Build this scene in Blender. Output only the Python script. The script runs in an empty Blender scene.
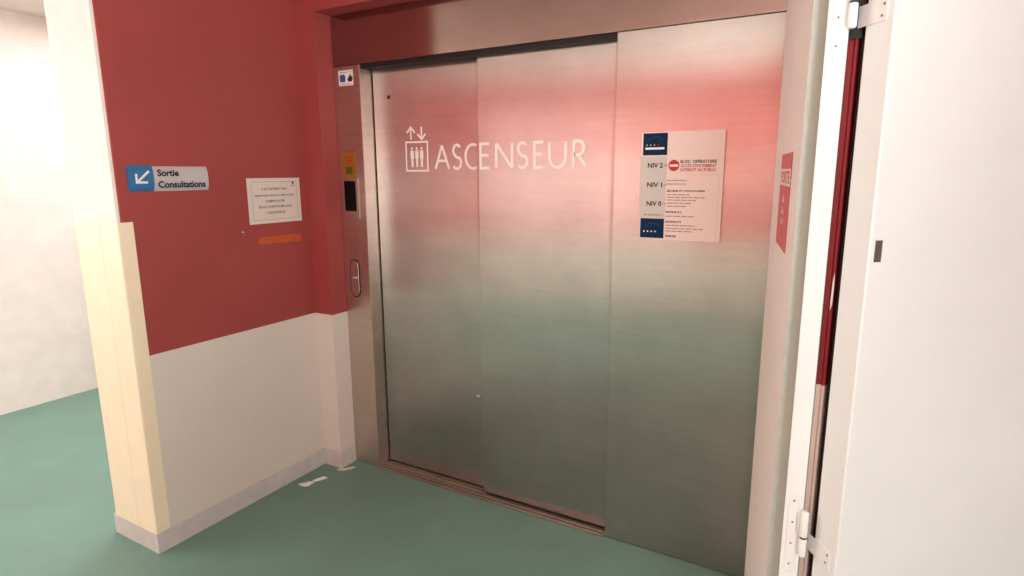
import bpy, bmesh, math, random
from mathutils import Vector, Matrix
random.seed(7)
sc = bpy.context.scene
col = sc.collection
D = bpy.data
V = Vector
PI = math.pi

# ------------------------------------------------------------------ materials
def lin(c):
    return tuple((x / 12.92 if x <= .04045 else ((x + .055) / 1.055) ** 2.4) for x in (v / 255 for v in c)) + (1,)

def new_mat(name):
    m = D.materials.new(name); m.use_nodes = True
    nt = m.node_tree
    return m, nt, nt.nodes['Principled BSDF'], nt.links

def tex(nt, scale=10, detail=4, rough=.6, mapping=None, coord='Object'):
    tc = nt.nodes.new('ShaderNodeTexCoord')
    n = nt.nodes.new('ShaderNodeTexNoise')
    n.inputs['Scale'].default_value = scale; n.inputs['Detail'].default_value = detail
    n.inputs['Roughness'].default_value = rough
    src = tc.outputs[coord]
    if mapping:
        mp = nt.nodes.new('ShaderNodeMapping'); mp.inputs['Scale'].default_value = mapping
        nt.links.new(src, mp.inputs['Vector']); src = mp.outputs['Vector']
    nt.links.new(src, n.inputs['Vector'])
    return n

def ramp(nt, src, stops):
    r = nt.nodes.new('ShaderNodeValToRGB')
    e = r.color_ramp.elements
    e[0].position, e[0].color = stops[0]
    e[1].position, e[1].color = stops[-1]
    for p, c in stops[1:-1]:
        k = e.new(p); k.color = c
    nt.links.new(src, r.inputs['Fac'])
    return r

def bump(nt, src, b, strength=.1, dist=.01):
    n = nt.nodes.new('ShaderNodeBump')
    n.inputs['Strength'].default_value = strength; n.inputs['Distance'].default_value = dist
    nt.links.new(src, n.inputs['Height']); nt.links.new(n.outputs['Normal'], b.inputs['Normal'])

def shade(c, k):
    return tuple(min(1, v * k) for v in c[:3]) + (1,)

def paint(name, rgb, rough=.5, var=.06, scale=6, bmp=.05, metal=0, spec=.5):
    m, nt, b, l = new_mat(name)
    c = lin(rgb)
    n = tex(nt, scale, 5)
    r = ramp(nt, n.outputs['Fac'], [(.3, shade(c, 1 - var)), (.7, shade(c, 1 + var))])
    l.new(r.outputs['Color'], b.inputs['Base Color'])
    b.inputs['Roughness'].default_value = rough; b.inputs['Metallic'].default_value = metal
    b.inputs['Specular IOR Level'].default_value = spec
    if bmp:
        n2 = tex(nt, 160, 2); bump(nt, n2.outputs['Fac'], b, bmp, .002)
    return m

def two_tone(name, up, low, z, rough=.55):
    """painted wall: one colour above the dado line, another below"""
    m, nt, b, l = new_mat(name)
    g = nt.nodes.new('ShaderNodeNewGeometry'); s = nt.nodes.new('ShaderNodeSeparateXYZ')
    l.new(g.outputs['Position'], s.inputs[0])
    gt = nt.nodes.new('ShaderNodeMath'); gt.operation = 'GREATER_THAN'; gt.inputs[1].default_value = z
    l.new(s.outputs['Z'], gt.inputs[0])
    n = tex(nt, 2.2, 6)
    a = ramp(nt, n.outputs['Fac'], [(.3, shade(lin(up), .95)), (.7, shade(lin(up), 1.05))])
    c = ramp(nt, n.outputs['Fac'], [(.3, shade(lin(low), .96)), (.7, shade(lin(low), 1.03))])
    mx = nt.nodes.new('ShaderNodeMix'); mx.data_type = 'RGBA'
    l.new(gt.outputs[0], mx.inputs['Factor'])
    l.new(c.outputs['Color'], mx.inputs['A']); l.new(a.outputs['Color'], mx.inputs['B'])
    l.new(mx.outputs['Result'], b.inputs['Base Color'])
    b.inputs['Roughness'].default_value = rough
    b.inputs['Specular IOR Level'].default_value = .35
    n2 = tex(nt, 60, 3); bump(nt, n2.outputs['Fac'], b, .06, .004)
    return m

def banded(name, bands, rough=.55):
    """wall colour in horizontal bands: list of (height from, colour)"""
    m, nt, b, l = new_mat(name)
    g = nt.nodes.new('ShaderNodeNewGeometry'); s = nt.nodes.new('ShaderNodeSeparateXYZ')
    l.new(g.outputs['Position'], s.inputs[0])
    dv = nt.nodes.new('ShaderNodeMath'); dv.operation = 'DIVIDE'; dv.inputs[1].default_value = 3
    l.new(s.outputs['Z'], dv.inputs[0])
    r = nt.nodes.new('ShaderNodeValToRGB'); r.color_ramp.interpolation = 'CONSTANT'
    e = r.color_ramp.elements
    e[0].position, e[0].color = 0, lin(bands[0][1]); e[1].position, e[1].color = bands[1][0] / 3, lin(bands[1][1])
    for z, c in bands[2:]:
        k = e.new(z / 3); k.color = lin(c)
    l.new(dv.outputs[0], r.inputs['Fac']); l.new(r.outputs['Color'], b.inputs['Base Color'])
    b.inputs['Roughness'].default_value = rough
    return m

def steel(name, rgb, rough, streak=.06, wave=.02, aniso=0):
    m, nt, b, l = new_mat(name)
    c = lin(rgb)
    b.inputs['Metallic'].default_value = .985
    n = tex(nt, 1, 6, .65, (3, 3, 55))            # long horizontal brushing
    r = ramp(nt, n.outputs['Fac'], [(.3, shade(c, 1 - streak)), (.7, shade(c, 1 + streak))])
    s = tex(nt, 3.2, 7, .7)                       # wiped smudges
    r2 = ramp(nt, s.outputs['Fac'], [(.32, (.84, .84, .84, 1)), (.68, (1, 1, 1, 1))])
    mx = nt.nodes.new('ShaderNodeMix'); mx.data_type = 'RGBA'; mx.blend_type = 'MULTIPLY'
    mx.inputs['Factor'].default_value = 1
    l.new(r.outputs['Color'], mx.inputs['A']); l.new(r2.outputs['Color'], mx.inputs['B'])
    l.new(mx.outputs['Result'], b.inputs['Base Color'])
    mr = nt.nodes.new('ShaderNodeMapRange')
    mr.inputs['To Min'].default_value = rough * .95; mr.inputs['To Max'].default_value = rough * 1.06
    l.new(s.outputs['Fac'], mr.inputs['Value']); l.new(mr.outputs['Result'], b.inputs['Roughness'])
    if aniso:                                     # fine vertical brushing spreads reflections sideways
        tv = nt.nodes.new('ShaderNodeCombineXYZ'); tv.inputs[0].default_value = .7; tv.inputs[1].default_value = .7
        l.new(tv.outputs[0], b.inputs['Tangent']); b.inputs['Anisotropic'].default_value = aniso
    w = tex(nt, 1, 2, .5, (1.2, 1.2, 2.6))        # gentle sheet waviness
    if wave: bump(nt, w.outputs['Fac'], b, wave, .05)
    return m

M = {}
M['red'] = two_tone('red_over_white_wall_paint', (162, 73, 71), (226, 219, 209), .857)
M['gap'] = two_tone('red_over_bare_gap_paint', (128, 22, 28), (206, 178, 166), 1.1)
M['front'] = banded('wall_reflection_bands', [(0, (216, 207, 194)), (.857, (205, 58, 58)), (1.12, (214, 128, 120)), (1.86, (214, 66, 64)), (2.13, (236, 176, 166)), (2.2, (212, 70, 68))])  # pale bands added to put light stripes into the steel's reflection
M['white_wall'] = paint('white_wall_paint', (240, 238, 232), .6)
M['ceiling'] = paint('ceiling_paint', (240, 226, 218), .8)
M['cream'] = paint('cream_guard', (250, 238, 208), .4, .03, 9)
M['base'] = paint('grey_skirting', (208, 204, 200), .45, .08, 14)
M['door_white'] = paint('white_gloss_door_paint', (236, 241, 238), .38, .02, 5, .03)
M['reveal'] = paint('warm_white_reveal_paint', (250, 238, 231), .5, .03, 5, .03)
M['rebate'] = paint('pale_grey_green_rebate', (186, 192, 181), .5, .03, 5, .03)
M['hinge'] = paint('white_painted_steel', (238, 239, 235), .3, .02, 20, 0)
M['screw'] = paint('dull_screw', (120, 116, 108), .4, .1, 60, 0, .6)
M['steel'] = steel('brushed_door_steel', (199, 195, 189), .295, .05, 0, .98)
M['steel_right'] = steel('brushed_side_panel_steel', (199, 194, 187), .295, .05, 0, .98)
M['steel_jamb'] = steel('brushed_jamb_steel', (214, 200, 190), .36, .06, 0)
M['steel_header'] = steel('smooth_header_steel', (172, 146, 138), .12, .04, .001)
M['sill'] = steel('worn_sill_aluminium', (176, 166, 158), .42, .15, .0)
M['dark'] = paint('black_gap', (18, 17, 16), .6, .1, 10, 0)
M['black_glass'] = paint('black_display', (6, 6, 8), .4, .1, 10, 0, 0, .2)
M['vinyl_white'] = paint('white_vinyl_lettering', (255, 248, 242), .5, .02, 30, 0)
M['paper'] = paint('white_paper', (226, 216, 205), .7, .02, 20, 0)
M['board_white'] = paint('white_sign_board', (240, 222, 214), .4, .015, 6, 0)
M['board_cream'] = paint('pale_sign_column', (206, 203, 194), .4, .02, 6, 0)
M['navy'] = paint('navy_print', (8, 44, 72), .6, .1, 20, 0, 0, .15)
M['ink'] = paint('dark_ink', (42, 40, 50), .6, .05, 20, 0)
M['ink_grey'] = paint('grey_ink', (160, 138, 134), .6, .05, 20, 0)
M['ink_red'] = paint('red_ink', (190, 45, 50), .5, .05, 20, 0)
M['sign_red'] = paint('red_sticker', (214, 72, 84), .4, .04, 20, 0)
M['sign_blue'] = paint('blue_sign_square', (52, 116, 168), .35, .05, 12, 0)
M['sign_alu'] = paint('pale_grey_sign_face', (196, 192, 190), .32, .03, 12, 0)
M['sign_text'] = paint('dark_blue_lettering', (24, 34, 66), .5, .05, 12, 0)
M['white'] = paint('white_print', (238, 240, 242), .45, .02, 12, 0)
M['orange'] = paint('orange_tape', (196, 88, 46), .5, .08, 30, .1)
M['yellow'] = paint('amber_label', (158, 100, 24), .5, .06, 30, 0)
M['label_green'] = paint('green_square_print', (74, 84, 34), .5, .1, 50, 0)
M['label_red'] = paint('red_mark_print', (170, 60, 24), .5, .1, 50, 0)
M['lock_red'] = paint('dark_red_lock', (84, 26, 24), .4, .1, 50, 0)
M['icon_blue'] = paint('blue_icon_print', (64, 88, 140), .5, .1, 50, 0)
M['floor'] = None

def floor_mat():
    m, nt, b, l = new_mat('green_vinyl_floor')
    n = tex(nt, 1.6, 8, .65)
    c = lin((112, 150, 138))
    r = ramp(nt, n.outputs['Fac'], [(.3, shade(c, .86)), (.7, shade(c, 1.1))])
    f = tex(nt, 260, 2)
    r2 = ramp(nt, f.outputs['Fac'], [(.35, (.88, .9, .89, 1)), (.65, (1, 1, 1, 1))])
    mx = nt.nodes.new('ShaderNodeMix'); mx.data_type = 'RGBA'; mx.blend_type = 'MULTIPLY'
    mx.inputs['Factor'].default_value = .7
    l.new(r.outputs['Color'], mx.inputs['A']); l.new(r2.outputs['Color'], mx.inputs['B'])
    l.new(mx.outputs['Result'], b.inputs['Base Color'])
    mr = nt.nodes.new('ShaderNodeMapRange'); mr.inputs['To Min'].default_value = .36; mr.inputs['To Max'].default_value = .55
    l.new(n.outputs['Fac'], mr.inputs['Value']); l.new(mr.outputs['Result'], b.inputs['Roughness'])
    b.inputs['Specular IOR Level'].default_value = .4
    bump(nt, f.outputs['Fac'], b, .04, .002)
    return m
M['floor'] = floor_mat()

# ------------------------------------------------------------------ mesh helpers
class MB:
    """collects shapes into one mesh, with a material slot per key"""
    def __init__(s):
        s.bm = bmesh.new(); s.keys = []
    def mi(s, key):
        if key not in s.keys: s.keys.append(key)
        return s.keys.index(key)
    def face(s, pts, key):
        f = s.bm.faces.new([s.bm.verts.new(p) for p in pts]); f.material_index = s.mi(key); return f
    def prism(s, poly, a, b, key, axis=2, bev=0, seg=2):
        """poly: 2-D points, extruded from a to b along axis (0 x, 1 y, 2 z)"""
        def P(u, v, w):
            return {2: (u, v, w), 1: (u, w, v), 0: (w, u, v)}[axis]
        bm = s.bm; mi = s.mi(key)
        A = [bm.verts.new(P(u, v, a)) for u, v in poly]; B = [bm.verts.new(P(u, v, b)) for u, v in poly]
        fs = [bm.faces.new(A[::-1]), bm.faces.new(B)]
        n = len(poly)
        for i in range(n): fs.append(bm.faces.new([A[i], A[(i + 1) % n], B[(i + 1) % n], B[i]]))
        for f in fs: f.material_index = mi
        bmesh.ops.recalc_face_normals(bm, faces=fs)
        if bev:
            es = list({e for f in fs for e in f.edges})
            r = bmesh.ops.bevel(bm, geom=es, offset=bev, segments=seg, affect='EDGES', profile=.5)
            for f in r['faces']: f.material_index = mi
        return s
    def box(s, x0, x1, y0, y1, z0, z1, key, bev=0, seg=2):
        return s.prism([(x0, y0), (x1, y0), (x1, y1), (x0, y1)], z0, z1, key, 2, bev, seg)
    def cyl(s, p0, p1, r, key, n=20, cap=True, round_=0):
        p0, p1 = V(p0), V(p1); d = (p1 - p0); L = d.length; d.normalize()
        u = d.orthogonal().normalized(); w = d.cross(u)
        rings = [(0, r), (L, r)]
        if round_:
            k = [(round_ * (1 - math.cos(t)), r - round_ + round_ * math.sin(t)) for t in (0, PI / 8, PI / 4, 3 * PI / 8, PI / 2)]
            rings = k + [(L - a, b) for a, b in k[::-1]]
        mi = s.mi(key); R = []
        for h, q in rings:
            R.append([s.bm.verts.new(p0 + d * h + (u * math.cos(t) + w * math.sin(t)) * q) for t in (2 * PI * i / n for i in range(n))])
        for a, b in zip(R, R[1:]):
            for i in range(n):
                f = s.bm.faces.new([a[i], a[(i + 1) % n], b[(i + 1) % n], b[i]]); f.material_index = mi; f.smooth = True
        for f in (s.bm.faces.new(R[0][::-1]), s.bm.faces.new(R[-1])): f.material_index = mi
        return s
    def add_mesh(s, me, mat, key):
        mi = s.mi(key); n0 = len(s.bm.faces)
        t = me.copy(); t.transform(mat); s.bm.from_mesh(t); D.meshes.remove(t)
        s.bm.faces.ensure_lookup_table()
        for f in s.bm.faces[n0:]: f.material_index = mi
        return s
    def build(s, name, parent=None):
        me = D.meshes.new(name); s.bm.normal_update(); s.bm.to_mesh(me); s.bm.free()
        for k in s.keys: me.materials.append(M[k])
        o = D.objects.new(name, me); col.objects.link(o)
        if parent: o.parent = parent
        return o

def tag(o, label=None, cat=None, group=None, kind=None):
    if label: o['label'] = label
    if cat: o['category'] = cat
    if group: o['group'] = group
    if kind: o['kind'] = kind
    return o
def empty(name, loc):
    o = D.objects.new(name, None); col.objects.link(o); o.location = loc; o.empty_display_size = .1
    return o
def part(mb, name, root, label=None):
    """build a mesh in world coordinates as a child of root (which only translates)"""
    o = mb.build(name, root)
    off = V((0, 0, 0)); p = root
    while p: off += p.location; p = p.parent
    o.data.transform(Matrix.Translation(-off))
    if label: o['label'] = label
    return o

def frame(O, U, Vv, lift=0):
    """matrix taking local x,y to U,Vv at O, lifted along the normal"""
    U, Vv, O = V(U).normalized(), V(Vv).normalized(), V(O); N = U.cross(Vv); O = O + N * lift
    return Matrix(((U.x, Vv.x, N.x, O.x), (U.y, Vv.y, N.y, O.y), (U.z, Vv.z, N.z, O.z), (0, 0, 0, 1)))

def text(mb, F, s, u0, u1, v0, v1, key, bold=0.0, keep=False):
    """set words into the rectangle u0..u1, v0..v1 of frame F"""
    cu = D.curves.new('t', 'FONT'); cu.body = s; cu.size = 1; cu.offset = bold; cu.resolution_u = 3
    ob = D.objects.new('t', cu); col.objects.link(ob)
    bpy.context.view_layer.update()
    me = D.meshes.new_from_object(ob.evaluated_get(bpy.context.evaluated_depsgraph_get()))
    D.objects.remove(ob); D.curves.remove(cu)
    xs = [v.co.x for v in me.vertices]; ys = [v.co.y for v in me.vertices]
    sx = (u1 - u0) / (max(xs) - min(xs)); sy = (v1 - v0) / (max(ys) - min(ys))
    T = Matrix.Translation((u0, v0, 0)) @ Matrix.Diagonal((sx, sy, 1, 1)) @ Matrix.Translation((-min(xs), -min(ys), 0))
    mb.add_mesh(me, F @ T, key); D.meshes.remove(me)

def quad(mb, F, u0, u1, v0, v1, key):
    mb.face([F @ V(p) for p in ((u0, v0, 0), (u1, v0, 0), (u1, v1, 0), (u0, v1, 0))], key)
def poly(mb, F, pts, key):
    mb.face([F @ V((p[0], p[1], 0)) for p in pts], key)
def disc(mb, F, u, v, r, key, n=28, r2=None):
    poly(mb, F, [(u + r * math.cos(2 * PI * i / n), v + (r2 or r) * math.sin(2 * PI * i / n)) for i in range(n)], key)
def slab(mb, F, u0, u1, v0, v1, t, key, bev=0):
    """thin plate of thickness t standing on frame F"""
    n0 = set(mb.bm.verts)
    mb.prism([(u0, v0), (u1, v0), (u1, v1), (u0, v1)], 0, t, key, 2, bev)
    for v in mb.bm.verts:
        if v not in n0: v.co = F @ v.co
LIFT = [0]
def stroke(mb, F, pts, w, key, closed=False):
    """flat ribbon of width w along a polyline with mitred joints"""
    LIFT[0] += 1; F = F @ Matrix.Translation((0, 0, .00006 * (LIFT[0] % 8)))   # crossing strokes never lie in one plane
    P = []
    for p in pts:
        p = V((p[0], p[1]))
        if not P or (p - P[-1]).length > 1e-5: P.append(p)
    n = len(P); Lf, Rt = [], []
    for i in range(n):
        a = P[i - 1] if (i > 0 or closed) else None; b = P[(i + 1) % n] if (i < n - 1 or closed) else None
        d1 = (P[i] - a).normalized() if a is not None else None; d2 = (b - P[i]).normalized() if b is not None else None
        if d1 is None: d1 = d2
        if d2 is None: d2 = d1
        t = (d1 + d2); t = t.normalized() if t.length > 1e-6 else d1
        nn = V((-t.y, t.x)); k = max(.35, nn.dot(V((-d1.y, d1.x))))
        Lf.append(P[i] + nn * (w / 2 / k)); Rt.append(P[i] - nn * (w / 2 / k))
    for i in range(n if closed else n - 1):
        j = (i + 1) % n
        poly(mb, F, [Rt[i], Rt[j], Lf[j], Lf[i]], key)
def arc(cx, cy, rx, ry, a0, a1, n=14):
    return [(cx + rx * math.cos(math.radians(a0 + (a1 - a0) * i / n)), cy + ry * math.sin(math.radians(a0 + (a1 - a0) * i / n))) for i in range(n + 1)]

# ------------------------------------------------------------------ room shell
XL, Y1, YS = -.881, -1.035, -.107          # left wall plane, its free end, face of the stub by the lift
CZ = 2.62
def struct(mb, name, label=None):
    o = mb.build(name); o['kind'] = 'structure'
    if label: o['label'] = label
    return o

struct(MB().box(-3.4, 3.0, -4.6, 2.6, -.1, 0, 'floor'), 'floor', 'dull green vinyl floor')
struct(MB().box(-3.4, 3.0, -4.6, 2.6, CZ, CZ + .1, 'ceiling'), 'ceiling')
# left partition: red over white on the lift side, plain on its free end
mb = MB()
mb.box(-1.2, XL, Y1 + .012, 2.4, 0, CZ, 'red', .004, 1)
mb.box(-1.2, XL - .004, Y1, Y1 + .0125, 0, CZ, 'white_wall')
wall_left = struct(mb, 'wall_left', 'red wall above a white dado')
struct(MB().box(XL + .0005, -.757, YS, .5, 0, CZ, 'red'), 'wall_back_left', 'narrow red and white wall stub left of the lift')
struct(MB().box(-.757, 1.46, YS, .5, 2.335, CZ, 'red'), 'wall_back_top', 'red wall over the lift header')
struct(MB().box(1.346, 2.9, .02, .5, 0, 2.335, 'red'), 'wall_back_right')
struct(MB().box(-.757, 1.346, .35, .5, 0, 2.335, 'dark'), 'wall_backing')  # hidden dark backing, added so no light leaks past the panels
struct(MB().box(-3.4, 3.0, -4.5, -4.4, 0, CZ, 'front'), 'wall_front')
struct(MB().box(2.9, 3.0, -4.4, 2.6, 0, CZ, 'red'), 'wall_right')
struct(MB().box(-3.4, -3.3, -4.4, 2.6, 0, CZ, 'white_wall'), 'wall_corridor_left')
struct(MB().box(-3.3, -1.2, 2.4, 2.5, 0, CZ, 'white_wall'), 'wall_corridor_back')
# short wall seen through the hinge gap
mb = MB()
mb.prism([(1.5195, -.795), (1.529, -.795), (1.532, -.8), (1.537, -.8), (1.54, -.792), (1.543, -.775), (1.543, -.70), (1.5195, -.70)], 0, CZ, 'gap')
mb.box(1.5197, 1.543, -.803, -.796, 1.848, 2.06, 'dark')  # solid dark block in place of the shaded recess behind the upper hinge
mb.box(1.5432, 1.562, -.785, -.70, 0, CZ, 'dark')  # dark strip in place of shade at the gap's right side
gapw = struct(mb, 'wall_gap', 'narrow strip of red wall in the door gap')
mb = MB(); F_ = frame((1.534, -.8004, 0), (1, 0, 0), (0, 0, 1), .0003)
poly(mb, F_, [(-.0015, 1.275), (.002, 1.29), (.0025, 1.335), (.0015, 1.362), (-.001, 1.345), (-.002, 1.30)], 'paper')
part(mb, 'paint_peel', gapw, 'pale peeled patch')

# skirting: follows the wall end, the wall, and the stub by the lift
def strip_path(path, t, h, key):
    """band of thickness t standing to the right-hand side of a polyline in plan"""
    P = [V(p) for p in path]; O = []
    for i in range(len(P)):
        d1 = (P[i] - P[i - 1]).normalized() if i else (P[1] - P[0]).normalized()
        d2 = (P[i + 1] - P[i]).normalized() if i < len(P) - 1 else d1
        n1, n2 = V((d1.y, -d1.x)), V((d2.y, -d2.x)); b = (n1 + n2).normalized()
        O.append(P[i] + b * (t / b.dot(n1)))
    mb = MB(); pl = [tuple(p) for p in P] + [tuple(p) for p in O[::-1]]
    mb.prism(pl, 0, h, key)
    es = [e for e in mb.bm.edges if all(v.co.z > h - 1e-6 for v in e.verts)]
    bmesh.ops.bevel(mb.bm, geom=es, offset=.0015, segments=1, affect='EDGES')
    return mb
struct(strip_path([(-1.2, Y1 + .2), (-1.2, Y1), (XL, Y1), (XL, YS), (-.757, YS), (-.757, -.02)], .006, .0915, 'base'), 'baseboard_left', 'grey skirting board')
# cream corner guard on the wall end: two wings with rounded nose
mb = MB()
mb.prism([(XL, Y1 + .056), (XL + .0035, Y1 + .055), (XL + .0045, Y1 + .002), (XL + .003, Y1 - .0035), (XL - .002, Y1 - .0045),
          (XL - .125, Y1 - .0035), (XL - .126, Y1), (XL - .002, Y1), (XL, Y1 + .002)], .0915, 1.40, 'cream')
struct(mb, 'trim_1', 'cream corner guard on the wall end')
mb = MB().box(-1.195, XL - .131, Y1 - .003, Y1 + .002, .0915, 1.40, 'cream', .001, 1)
struct(mb, 'trim_2', 'cream panel beside the corner guard')

# ------------------------------------------------------------------ right-hand door frame and open leaf
E1, E2 = V((1.312, -.05)), V((1.447, -.788))
mb = MB().prism([tuple(E1), tuple(E2), (1.4478, -.786), (1.4478, -.5), (1.46, -.05)], 0, CZ, 'reveal')
struct(mb, 'trim_3', 'pinkish white reveal of the door frame')
mb = MB().prism([(1.448, -.7872), (1.4815, -.774), (1.4815, -.46), (1.448, -.46)], 0, CZ, 'rebate')
struct(mb, 'trim_4', 'grey green rebate strip of the door frame')
mb = MB().prism([(1.478, -.828), (1.5185, -.828), (1.5185, -.70), (1.482, -.70), (1.482, -.777), (1.478, -.777)], 0, CZ, 'door_white', 2, .0022, 2)
struct(mb, 'trim_5', 'white door frame with hinge plates')
# leaf
B0, B1 = V((1.5475, -.8177)), V((1.5945, -.878))
d = (B1 - B0).normalized(); w = V((-d.y, d.x)); wd = .8
leaf = MB().prism([tuple(B0), tuple(B1), tuple(B1 + w * wd), tuple(B0 + w * wd)], .012, 2.12, 'door_white', 2, .003, 2)
door = leaf.build('door_1'); door['kind'] = 'structure'; door['label'] = 'open white door leaf at the right'
def hinge(zj):
    """flag hinge: long plate on the frame, knuckle in two halves, short plate round the leaf edge"""
    mb = MB()
    kx, ky, r = 1.5235, -.8355, .0088
    mb.cyl((kx, ky, zj + .0008), (kx, ky, zj + .068), r, 'hinge', 20, True, .0055)
    mb.cyl((kx, ky, zj - .05), (kx, ky, zj - .0008), r, 'hinge', 20, True, .0055)
    mb.cyl((kx, ky, zj - .002), (kx, ky, zj + .002), r * .8, 'dark', 16)
    F = frame((1.4875, -.828, zj), (1, 0, 0), (0, 0, 1))
    n0 = set(mb.bm.verts)
    pl = arc(.0145, .095, .006, .006, 0, 90, 6) + arc(.006, .095, .006, .006, 90, 180, 6) + arc(.006, -.095, .006, .006, 180, 270, 6) + arc(.0145, -.095, .006, .006, 270, 360, 6)
    mb.prism(pl, 0, .0022, 'hinge', 2, .0006, 1)
    mb.prism([(.018, .058), (.018, .004), (.034, .004), (.034, .058)], 0, .0022, 'hinge', 2, .0006, 1)
    for v in mb.bm.verts:
        if v not in n0: v.co = F @ v.co
    # leaf plate runs along the edge face B0-B1
    G = frame((B0.x, B0.y, zj), (d.x, d.y, 0), (0, 0, 1))
    n0 = set(mb.bm.verts)
    mb.prism([(-.022, -.045), (.058, -.047), (.058, -.005), (-.022, -.003)], 0, .0022, 'hinge', 2, .0006, 1)
    for v in mb.bm.verts:
        if v not in n0: v.co = G @ v.co
    h = part(mb, 'hinge', door, 'white painted flag hinge')
    s = MB()
    for k in (.085, .03, -.025, -.08):
        c = F @ V((.0105, k, .0023)); s.cyl(c, c + V((0, -.0008, 0)), .0022, 'screw', 12)
    N = V((d.y, -d.x, 0))
    for u, v_ in ((.05, -.015), (.046, -.036)):
        c = G @ V((u, v_, .0023)); s.cyl(c, c + N * .0008, .0026, 'screw', 12)
    so = s.build('screws', h)
    return h
hinge(.733); hinge(1.912)
FL = frame((B1.x, B1.y, 0), (w.x, w.y, 0), (0, 0, 1))
mb = MB(); slab(mb, FL, .0, .02, 0, .001, .0002, 'door_white')
mb.bm.clear(); mb.keys = []
slab(mb, FL, .0115, .0275, 1.399, 1.4435, .0012, 'screw', .0004)  # thin dark plate stands in for a dark hole in the leaf
part(mb, 'leaf_hole', door, 'small dark hole in the door leaf')

# ------------------------------------------------------------------ lift entrance
lift = empty('elevator_entrance', (.3, .04, 0))
tag(lift, 'stainless steel lift entrance with two sliding panels and a wide side panel', 'elevator')
XA0, XA1, XC, XE = -.755, -.585, .722, 1.345
YP1, YP2 = .085, .045
mb = MB().box(-.752, XE, -.004, .30, 2.098, 2.333, 'steel_header', .0015, 1)
part(mb, 'header', lift, 'smooth steel header above the doors')
jm = MB(); jm.box(XA0, XA1, 0, .30, 0, 2.0975, 'steel_jamb', .002, 2)
jamb = part(jm, 'jamb', lift)
pnl = MB().box(XA1 + .006, .075, YP1, YP1 + .028, .012, 2.16, 'steel', .0015, 1)
p1 = part(pnl, 'door_panel', lift)
pnl = MB().box(.0615, .76, YP2, YP2 + .028, .012, 2.16, 'steel', .0015, 1)
p2 = part(pnl, 'door_panel', lift)
mb = MB().box(XC, XE, 0, .032, .004, 2.0975, 'steel_right', .0015, 1)
part(mb, 'side_panel', lift, 'fixed wide steel panel')
# grooved sill: a comb-shaped section run along x
sec = [(-.012, -.02), (-.012, .004)]
for a, b in ((.004, .012), (.026, .034), (.054, .064), (.096, .106)):
    sec += [(a, .006), (a, -.012), (b, -.012), (b, .006)]
sec += [(.13, .006), (.13, -.02)]
mb = MB().prism(sec, XA1 + .001, XC - .002, 'sill', 0)
part(mb, 'sill', lift, 'worn pinkish metal threshold with grooves')

mb = MB().box(XA1 + .001, XC - .001, .006, YP2 - .002, 2.078, 2.0978, 'dark')  # dark blocks stand in for the shadow gap below the header
mb.box(XA1 + .001, .058, YP2 - .002, YP1 - .002, 2.078, 2.0978, 'dark')
part(mb, 'header_shade', lift, 'dark strip painted as the shade under the header')

# panel 1 details
F1 = frame((0, YP1, 0), (1, 0, 0), (0, 0, 1), .0007)
mb = MB(); c = (-.481, 1.947)
mb.cyl((c[0], YP1 - .0015, c[1]), (c[0], YP1 + .002, c[1]), .010, 'lock_red', 20)
mb.cyl((c[0], YP1 - .002, c[1] + .002), (c[0], YP1 - .001, c[1] + .002), .004, 'dark', 12)
part(mb, 'keyhole', p1, 'small dark red lock')
mb = MB()                                         # up and down arrows over a cabin with three people
stroke(mb, F1, [(-.3835, 1.592), (-.2525, 1.592), (-.2525, 1.728), (-.3835, 1.728)], .0085, 'vinyl_white', True)
stroke(mb, F1, [(-.351, 1.74), (-.351, 1.798)], .009, 'vinyl_white')
for sx in (-1, 1): stroke(mb, F1, [(-.351 + sx * .025, 1.772), (-.351 - sx * .002, 1.8005)], .009, 'vinyl_white')
stroke(mb, F1, [(-.286, 1.742), (-.286, 1.799)], .009, 'vinyl_white')
for sx in (-1, 1): stroke(mb, F1, [(-.286 + sx * .025, 1.766), (-.286 - sx * .002, 1.7385)], .009, 'vinyl_white')
for px in (-.347, -.318, -.289):
    disc(mb, F1, px, 1.698, .0065, 'vinyl_white', 16)
    poly(mb, F1, [(px - .0105, 1.687), (px - .0105, 1.652), (px - .007, 1.648), (px - .006, 1.61), (px + .006, 1.61), (px + .007, 1.648), (px + .0105, 1.652), (px + .0105, 1.687), (px + .008, 1.689), (px - .008, 1.689)], 'vinyl_white')
part(mb, 'pictogram', p1, 'pale lift symbol with arrows and three figures')

def letter(ch, mb, F, x0, x1, z0, z1, s=.0125):
    """thin humanist capitals drawn as ribbons"""
    W, H = x1 - x0, z1 - z0
    def T(pts): return [(x0 + s / 2 + u * (W - s), z0 + s / 2 + v * (H - s)) for u, v in pts]
    def S(pts): stroke(mb, F, T(pts), s, 'vinyl_white')
    if ch == 'A': S([(0, 0), (.5, 1.0)]); S([(.5, 1.0), (1, 0)]); S([(.2, .34), (.8, .34)])
    if ch == 'S':
        S(arc(.5, .75, .44, .25, 35, 180, 12) + [(.13, .64), (.28, .545), (.55, .46)] + arc(.47, .25, .5, .25, 55, -145, 16))
    if ch == 'C': S(arc(.62, .5, .62, .5, 62, 298, 26))
    if ch == 'E': S([(1, 1), (0.06, 1), (0.06, 0), (1, 0)]); S([(.06, .53), (.92, .53)])
    if ch == 'N': S([(.03, 0), (.03, 1)]); S([(.03, 1), (.97, 0)]); S([(.97, 0), (.97, 1)])
    if ch == 'U': S([(.02, 1), (.02, .42)] + arc(.5, .42, .48, .42, 180, 360, 18) + [(.98, 1)])
    if ch == 'R':
        S([(.05, 0), (.05, 1), (.38, 1)] + arc(.38, .74, .38, .26, 90, -90, 14) + [(.05, .48)]); S([(.36, .48), (.52, .36), (.98, 0)])
mb = MB()
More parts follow.
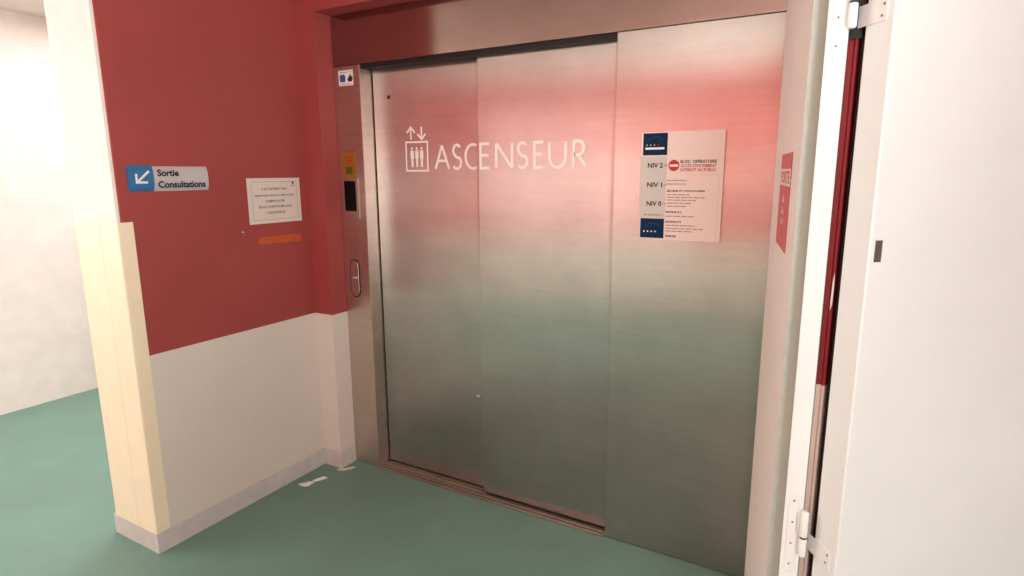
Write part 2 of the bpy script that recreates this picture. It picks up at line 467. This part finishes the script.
for ch, a, b in (('A', -.213, -.122), ('S', -.112, -.051), ('C', -.040, .040)): letter(ch, mb, F1, a, b, 1.594, 1.715)
part(mb, 'lettering', p1, 'pale letters ASC')
F2 = frame((0, YP2, 0), (1, 0, 0), (0, 0, 1), .0007)
mb = MB()
for ch, a, b in (('E', .0655, .127), ('N', .148, .246), ('S', .258, .319), ('E', .338, .394), ('U', .410, .501), ('R', .521, .594)): letter(ch, mb, F2, a, b, 1.595, 1.7135)
part(mb, 'lettering', p2, 'pale letters ENSEUR')
# lifted oval dent at the edge of panel one
mb = MB(); poly(mb, F1, arc(.016, .493, .0165, .0085, 0, 345, 18), 'board_cream')
FS = frame((0, YP1, 0), (1, 0, 0), (0, 0, 1), .0014)
stroke(mb, FS, arc(.016, .493, .0165, .0085, 200, 380, 14), .0032, 'ink'); stroke(mb, FS, arc(.016, .4935, .0165, .0085, 30, 190, 12), .0018, 'ink_grey')
part(mb, 'scuff', p1, 'small oval scuff')
# jamb details
FJ = frame((0, 0, 0), (1, 0, 0), (0, 0, 1), .0006)
mb = MB()
slab(mb, FJ, -.737, -.628, 1.352, 1.556, .003, 'steel_jamb', .001)
F_ = frame((0, -.0042, 0), (1, 0, 0), (0, 0, 1))
slab(mb, F_, -.722, -.646, 1.392, 1.543, .0015, 'black_glass', .0006)
part(mb, 'floor_indicator', jamb, 'tall black display in a steel bezel')
mb = MB(); r = .026
def stad(cx, z0, z1, r): return arc(cx, z1 - r, r, r, 0, 180, 12) + arc(cx, z0 + r, r, r, 180, 360, 12)
n0 = len(mb.bm.verts)
mb.prism(stad(-.683, .942, 1.142, .031), 0, .004, 'dark', 2)
mb.prism(stad(-.683, .947, 1.137, .027), .001, .0055, 'steel_jamb', 2, .001, 1)
mb.cyl((-.683, 1.045, .005), (-.683, 1.045, .009), .016, 'steel_jamb', 24)
mb.cyl((-.690, 1.046, .0085), (-.690, 1.046, .0098), .0045, 'white', 14)
mb.cyl((-.674, 1.046, .0085), (-.674, 1.046, .0098), .0045, 'white', 14)
for v in mb.bm.verts: v.co = FJ @ v.co
part(mb, 'call_button', jamb, 'rounded call plate with two small lights')

# ------------------------------------------------------------------ stickers and signs
def thing(name, mb, loc, label, cat, group=None):
    o = mb.build(name); o.data.transform(Matrix.Translation(-V(loc))); o.location = loc
    return tag(o, label, cat, group)

# white pictogram sticker on the jamb
S = frame((0, 0, 0), (1, 0, 0), (0, 0, 1), .0004); S2 = frame((0, 0, 0), (1, 0, 0), (0, 0, 1), .0013)
mb = MB(); slab(mb, S, -.7225, -.627, 2.005, 2.077, .0007, 'white')
poly(mb, S2, [(-.712, 2.022), (-.68, 2.022), (-.676, 2.046), (-.684, 2.058), (-.708, 2.058), (-.716, 2.046)], 'icon_blue')
poly(mb, S2, [(-.66, 2.022), (-.636, 2.022), (-.629, 2.034), (-.634, 2.05), (-.642, 2.046), (-.640, 2.063), (-.652, 2.05), (-.664, 2.034)], 'ink')
quad(mb, S2, -.714, -.636, 2.066, 2.0695, 'ink_grey'); quad(mb, S2, -.712, -.64, 2.011, 2.0135, 'ink_grey')
thing('pictogram_sticker', mb, (-.675, 0, 2.005), 'small white sticker with blue and black pictograms at top of steel jamb', 'sticker')
# amber label over the display
mb = MB(); slab(mb, S, -.728, -.642, 1.5575, 1.693, .0007, 'yellow')
quad(mb, S2, -.708, -.663, 1.577, 1.612, 'label_green')
quad(mb, S2, -.724, -.648, 1.684, 1.689, 'label_red')
for z, a, b in ((1.667, -.694, -.676), (1.655, -.706, -.664), (1.641, -.712, -.658), (1.628, -.706, -.664)): quad(mb, S2, a, b, z, z + .0065, 'label_red')
thing('warning_label', mb, (-.685, 0, 1.5575), 'amber yellow label with green square on steel jamb above black display', 'label')

# directory board on the side panel
B = frame((0, 0, 0), (1, 0, 0), (0, 0, 1), .0005)
BT = frame((0, -.0052, 0), (1, 0, 0), (0, 0, 1))
BT2 = frame((0, -.0057, 0), (1, 0, 0), (0, 0, 1))
board = empty('directory_sign', (.985, 0, 1.325))
tag(board, 'white lift directory board listing floors NIV 2, 1 and 0 on steel side panel', 'sign')
mb = MB(); slab(mb, B, .831, 1.137, 1.325, 1.7275, .0045, 'board_white', .0008)
quad(mb, BT, .8325, .9315, 1.3265, 1.6385, 'board_cream'); part(mb, 'panel', board)
mb = MB(); quad(mb, BT2, .8385, .931, 1.6425, 1.7235, 'navy')
quad(mb, BT2.copy() @ Matrix.Translation((0, 0, .0004)), .8475, .9195, 1.6635, 1.6715, 'white')
BT3 = frame((0, -.0061, 0), (1, 0, 0), (0, 0, 1))
for k in range(4): disc(mb, BT3, .853 + .0145 * k, 1.680, .0022, 'white' if k < 3 else 'ink_red', 10)
stroke(mb, BT3, arc(.885, 1.688, .03, .022, 20, 160, 14), .0012, 'icon_blue')
part(mb, 'logo', board, 'navy square with pale mark, top')
mb = MB(); quad(mb, BT2, .838, .9295, 1.3315, 1.4055, 'navy')
for k in range(4): disc(mb, BT3, .853 + .0145 * k, 1.356, .003, 'white', 10)
stroke(mb, BT3, arc(.885, 1.366, .03, .022, 20, 160, 14), .0012, 'icon_blue')
part(mb, 'logo', board, 'navy square with pale mark, bottom')
for n, z in (('NIV 2', 1.596), ('NIV 1', 1.5235), ('NIV 0', 1.453)):
    mb = MB(); text(mb, BT2, n, .859, .917, z, z + .0185, 'ink', .03)
    quad(mb, BT2, .9215, .9345, z + .008, z + .0098, 'ink')
    part(mb, 'floor_number', board, 'dark letters ' + n)
mb = MB(); text(mb, BT2, 'RENSEIGNEMENTS', .8505, .921, 1.4165, 1.4225, 'ink')
part(mb, 'caption', board)
mb = MB()
disc(mb, BT2, .958, 1.604, .0205, 'ink_red'); quad(mb, BT3, .942, .974, 1.6, 1.608, 'white')
part(mb, 'no_entry_symbol', board)
mb = MB()
text(mb, BT2, 'BLOC  OPÉRATOIRE', .982, 1.1115, 1.612, 1.6265, 'ink', .02)
text(mb, BT2, 'ACCÈS STRICTEMENT', .983, 1.1105, 1.5975, 1.6105, 'ink_red', .015)
text(mb, BT2, 'INTERDIT AU PUBLIC', .983, 1.1105, 1.5825, 1.5935, 'ink_red', .015)
for s, z, a, b in (('SECTEUR N°1', 1.507, .936, .995), ('(VISITES AUTORISÉES)', 1.507, 1.0, 1.0755), ('SECTEUR N°2', 1.428, .934, .994), ('SECTEUR N°3', 1.3915, .935, .994), ('SORTIE', 1.337, .936, .977)):
    text(mb, BT2, s, a, b, z, z + .0078, 'ink', .04)
rr = random.Random(3)
for z, a, b in ((1.5475, .935, 1.008), (1.5345, .935, 1.005), (1.495, .937, 1.021), (1.485, .937, 1.0765), (1.475, .937, 1.045), (1.4635, .938, 1.034), (1.452, .938, 1.009), (1.4145, .934, 1.04), (1.380, .936, 1.046), (1.3685, .937, 1.075), (1.3585, .937, 1.036)):
    x = a                                          # fine print too small to read
    while x < b - .004:
        x2 = min(b, x + rr.uniform(.012, .03)); quad(mb, BT2, x, x2, z, z + .0035, 'ink_grey'); x = x2 + .003
for sgn in ((1.1225, 1.124, 1.333, 1.572), (1.0, 1.1225, 1.571, 1.572)): quad(mb, BT, *sgn, 'board_cream')
part(mb, 'printed_list', board)

# exit sign on the left wall: curved pale blade with a blue square
LW = lambda lift: frame((XL, 0, 0), (0, 1, 0), (0, 0, 1), lift)
ex = empty('exit_sign', (XL, -.81, 1.517))
tag(ex, 'pale grey wall sign with blue arrow square reading Sortie Consultations', 'sign')
def bow(z0, z1, h, n=10):                      # shallow arched profile (offset, z)
    return [(h * math.sin(PI * i / n) ** .6 + .004, z0 + (z1 - z0) * i / n) for i in range(n + 1)]
def bowed(mb, y0, y1, z0, z1, h, key, ext=0):
    pf = [(XL + o + ext, z) for o, z in bow(z0, z1, h)]
    mb.prism([(XL + .0005, z0)] + pf + [(XL + .0005, z1)], y0, y1, key, 1)
mb = MB(); bowed(mb, -.884, -.652, 1.5145, 1.6125, .010, 'sign_alu'); part(mb, 'panel', ex)
mb = MB(); bowed(mb, -.981, -.8845, 1.5165, 1.6165, .011, 'sign_blue'); bq = part(mb, 'arrow_square', ex, 'blue square with white arrow')
mb = MB(); A_ = LW(.0158)
stroke(mb, A_, [(-.903, 1.594), (-.953, 1.5505)], .0085, 'white'); stroke(mb, A_, [(-.9535, 1.584), (-.9535, 1.5505), (-.911, 1.5505)], .0085, 'white')
part(mb, 'arrow', bq)
mb = MB(); A_ = LW(.0148)
text(mb, A_, 'Sortie', -.8705, -.782, 1.573, 1.601, 'sign_text', .034)
text(mb, A_, 'Consultations', -.8705, -.668, 1.527, 1.555, 'sign_text', .034)
part(mb, 'lettering', ex)

# paper notice
mb = MB(); slab(mb, LW(-.0004), -.4575, -.1535, 1.348, 1.561, .0016, 'paper')
A_ = LW(.0016); a = .022
stroke(mb, A_, [(-.4575 + a, 1.348 + a * .8), (-.1535 - a, 1.348 + a * .8), (-.1535 - a, 1.561 - a * .8), (-.4575 + a, 1.561 - a * .8)], .0016, 'ink_grey', True)
for s, y0, y1, z in (('IL EST INTERDIT AUX', -.379, -.234, 1.5045), ('PERSONNES NON ACCOMPAGNÉES', -.4195, -.194, 1.475), ("D'EMPRUNTER", -.3615, -.2515, 1.447), ('SEULES CE MONTE-MALADES', -.403, -.2115, 1.421), ("L'ASCENSEUR", -.3615, -.2505, 1.393)):
    text(mb, A_, s, y0, y1, z, z + .011, 'ink', .008)
disc(mb, A_, -.196, 1.537, .006, 'ink'); quad(mb, A_, -.207, -.187, 1.522, 1.5265, 'ink_grey')
thing('paper_notice', mb, (XL, -.305, 1.348), 'white paper notice with five lines of print on red wall', 'notice')
# remnant of orange tape below it
mb = MB(); F_ = LW(-.0004)
n0 = set(mb.bm.verts)
mb.prism([(-.415, 1.252), (-.30, 1.248), (-.166, 1.2455), (-.163, 1.26), (-.168, 1.284), (-.29, 1.284), (-.411, 1.2845), (-.419, 1.266)], 0, .0012, 'orange')
for v in mb.bm.verts: v.co = F_ @ v.co
thing('orange_tape', mb, (XL, -.29, 1.246), 'strip of orange tape on red wall under the paper notice', 'tape')
# chipped plaster speck
mb = MB(); disc(mb, LW(.0006), -.4975, 1.318, .005, 'white', 9, .003); disc(mb, LW(.0006), -.488, 1.305, .002, 'white', 7)
part(mb, 'paint_chip', wall_left, 'tiny white chip in the red paint')

# red sticker on the reveal
u = V((E2.x - E1.x, E2.y - E1.y, 0)).normalized()
RF = frame((E1.x, E1.y, 0), tuple(u), (0, 0, 1), .0006); RF2 = frame((E1.x, E1.y, 0), tuple(u), (0, 0, 1), .0016)
mb = MB(); slab(mb, RF, .27, .578, 1.374, 1.629, .0008, 'sign_red')
quad(mb, RF2, .272, .575, 1.543, 1.588, 'board_white')
RF3 = frame((E1.x, E1.y, 0), tuple(u), (0, 0, 1), .002)
text(mb, RF3, 'PORTE', .30, .55, 1.549, 1.582, 'sign_red', .02)
for k, z in enumerate((1.497, 1.466, 1.436)): text(mb, RF3, ('À', 'FERMER', 'SVP')[k] if k != 1 else 'LA', .385, .465, z, z + .019, 'board_white', .03)
thing('red_sticker', mb, tuple(E1.to_3d() + u * .42 + V((0, 0, 1.374))), 'red sticker with pale band on the pinkish white door frame reveal', 'sticker')

# ------------------------------------------------------------------ scraps on the floor
def scrap(name, pts, label, cat, group=None, key='white', h=.004):
    mb = MB(); cx = sum(p[0] for p in pts) / len(pts); cy = sum(p[1] for p in pts) / len(pts)
    c = mb.bm.verts.new((0, 0, h * 1.6)); rg = []; r0 = []
    rr = random.Random(len(pts))
    for x, y in pts:
        rg.append(mb.bm.verts.new((x - cx, y - cy, h * rr.uniform(.3, 1)))); r0.append(mb.bm.verts.new((x - cx, y - cy, .0003)))
    n = len(pts); mb.mi(key)
    for i in range(n):
        j = (i + 1) % n
        mb.bm.faces.new([c, rg[i], rg[j]]); mb.bm.faces.new([rg[i], r0[i], r0[j], rg[j]])
    mb.bm.faces.new(r0[::-1])
    bmesh.ops.recalc_face_normals(mb.bm, faces=mb.bm.faces[:])
    o = mb.build(name); o.location = (cx, cy, 0); return tag(o, label, cat, group)
scrap('paper_scrap', [(-.826, -.345), (-.80, -.352), (-.772, -.345), (-.762, -.328), (-.768, -.312), (-.765, -.292), (-.782, -.296), (-.80, -.298), (-.806, -.318)], 'larger torn white paper scrap on green floor, nearer the viewer', 'paper scrap', 'torn scraps on the floor')
scrap('paper_scrap', [(-.79, -.286), (-.768, -.284), (-.752, -.256), (-.739, -.226), (-.758, -.222), (-.775, -.228), (-.784, -.256)], 'smaller torn white paper scrap on green floor, nearer the wall corner', 'paper scrap', 'torn scraps on the floor')
scrap('sealant_peel', [(-.772, -.128), (-.752, -.138), (-.725, -.126), (-.70, -.088), (-.696, -.062), (-.712, -.066), (-.73, -.098), (-.75, -.118)], 'thin pale peel of sealant on floor at the skirting corner by the lift', 'debris', None, 'paper', .003)

# ------------------------------------------------------------------ camera
cam = D.cameras.new('camera'); co = D.objects.new('camera', cam); col.objects.link(co)
cx, cy, cz, yaw, pitch, roll, f = 1.5671, -2.2877, 1.5825, -.5195, .19, -.0051, 601.98
cam.sensor_fit = 'HORIZONTAL'; cam.sensor_width = 36; cam.lens = f / 1024 * 36; cam.clip_start = .02
Fw = V((math.sin(yaw) * math.cos(pitch), math.cos(yaw) * math.cos(pitch), -math.sin(pitch)))
R0 = V((math.cos(yaw), -math.sin(yaw), 0)); U0 = R0.cross(Fw)
R = R0 * math.cos(roll) + U0 * math.sin(roll); U = -R0 * math.sin(roll) + U0 * math.cos(roll)
co.matrix_world = Matrix(((R.x, U.x, -Fw.x, cx), (R.y, U.y, -Fw.y, cy), (R.z, U.z, -Fw.z, cz), (0, 0, 0, 1)))
sc.camera = co

# ------------------------------------------------------------------ light
def area(name, loc, target, size, power, color, size_y=None):
    L = D.lights.new(name, 'AREA'); L.energy = power; L.color = color
    L.shape = 'RECTANGLE'; L.size = size; L.size_y = size_y or size
    o = D.objects.new(name, L); col.objects.link(o); o.location = loc
    o.rotation_euler = (V(target) - V(loc)).to_track_quat('-Z', 'Y').to_euler()
    return o
area('window_light', (-3.22, -2.6, 1.6), (0, -2.3, 1.3), 2.4, 78, (1, .985, .96), 1.5)
area('wall_wash_fill', (2.3, -2.9, 2.0), (-1.3, -4.4, 1.4), 1.0, 122, (1, .97, .94)).data.spread = math.radians(105)  # added fill, brightens the unseen wall that the steel mirrors
area('side_fill', (2.75, -2.6, 1.15), (.3, -.6, .5), 1.0, 44, (.9, 1, .98), 1.3)  # no window here; fill added for the door leaf, dado and floor
area('overhead_fill', (1.95, -2.4, 2.56), (1.15, 0, .9), .6, 12, (.95, 1, .99))  # fill added for the lift face and leaf, with no ceiling fitting
area('ceiling_bounce_fill', (2.5, -2.9, 1.5), (.6, -1.5, 2.62), .8, 17, (1, .97, .94)).data.spread = math.radians(80)  # added fill aimed upward, brightens the ceiling seen in the header
area('corridor_fill', (-2.2, .8, 2.58), (-2.2, .8, 0), 1.4, 75, (1, .99, .97), 2.4)  # unseen fill added to whiten the corridor past the wall end
w_ = D.worlds.new('world'); sc.world = w_; w_.use_nodes = True
w_.node_tree.nodes['Background'].inputs[0].default_value = (.9, .95, 1, 1)
w_.node_tree.nodes['Background'].inputs[1].default_value = .3
sc.view_settings.view_transform = 'Standard'
sc.view_settings.look = 'None'
sc.view_settings.exposure = -.4
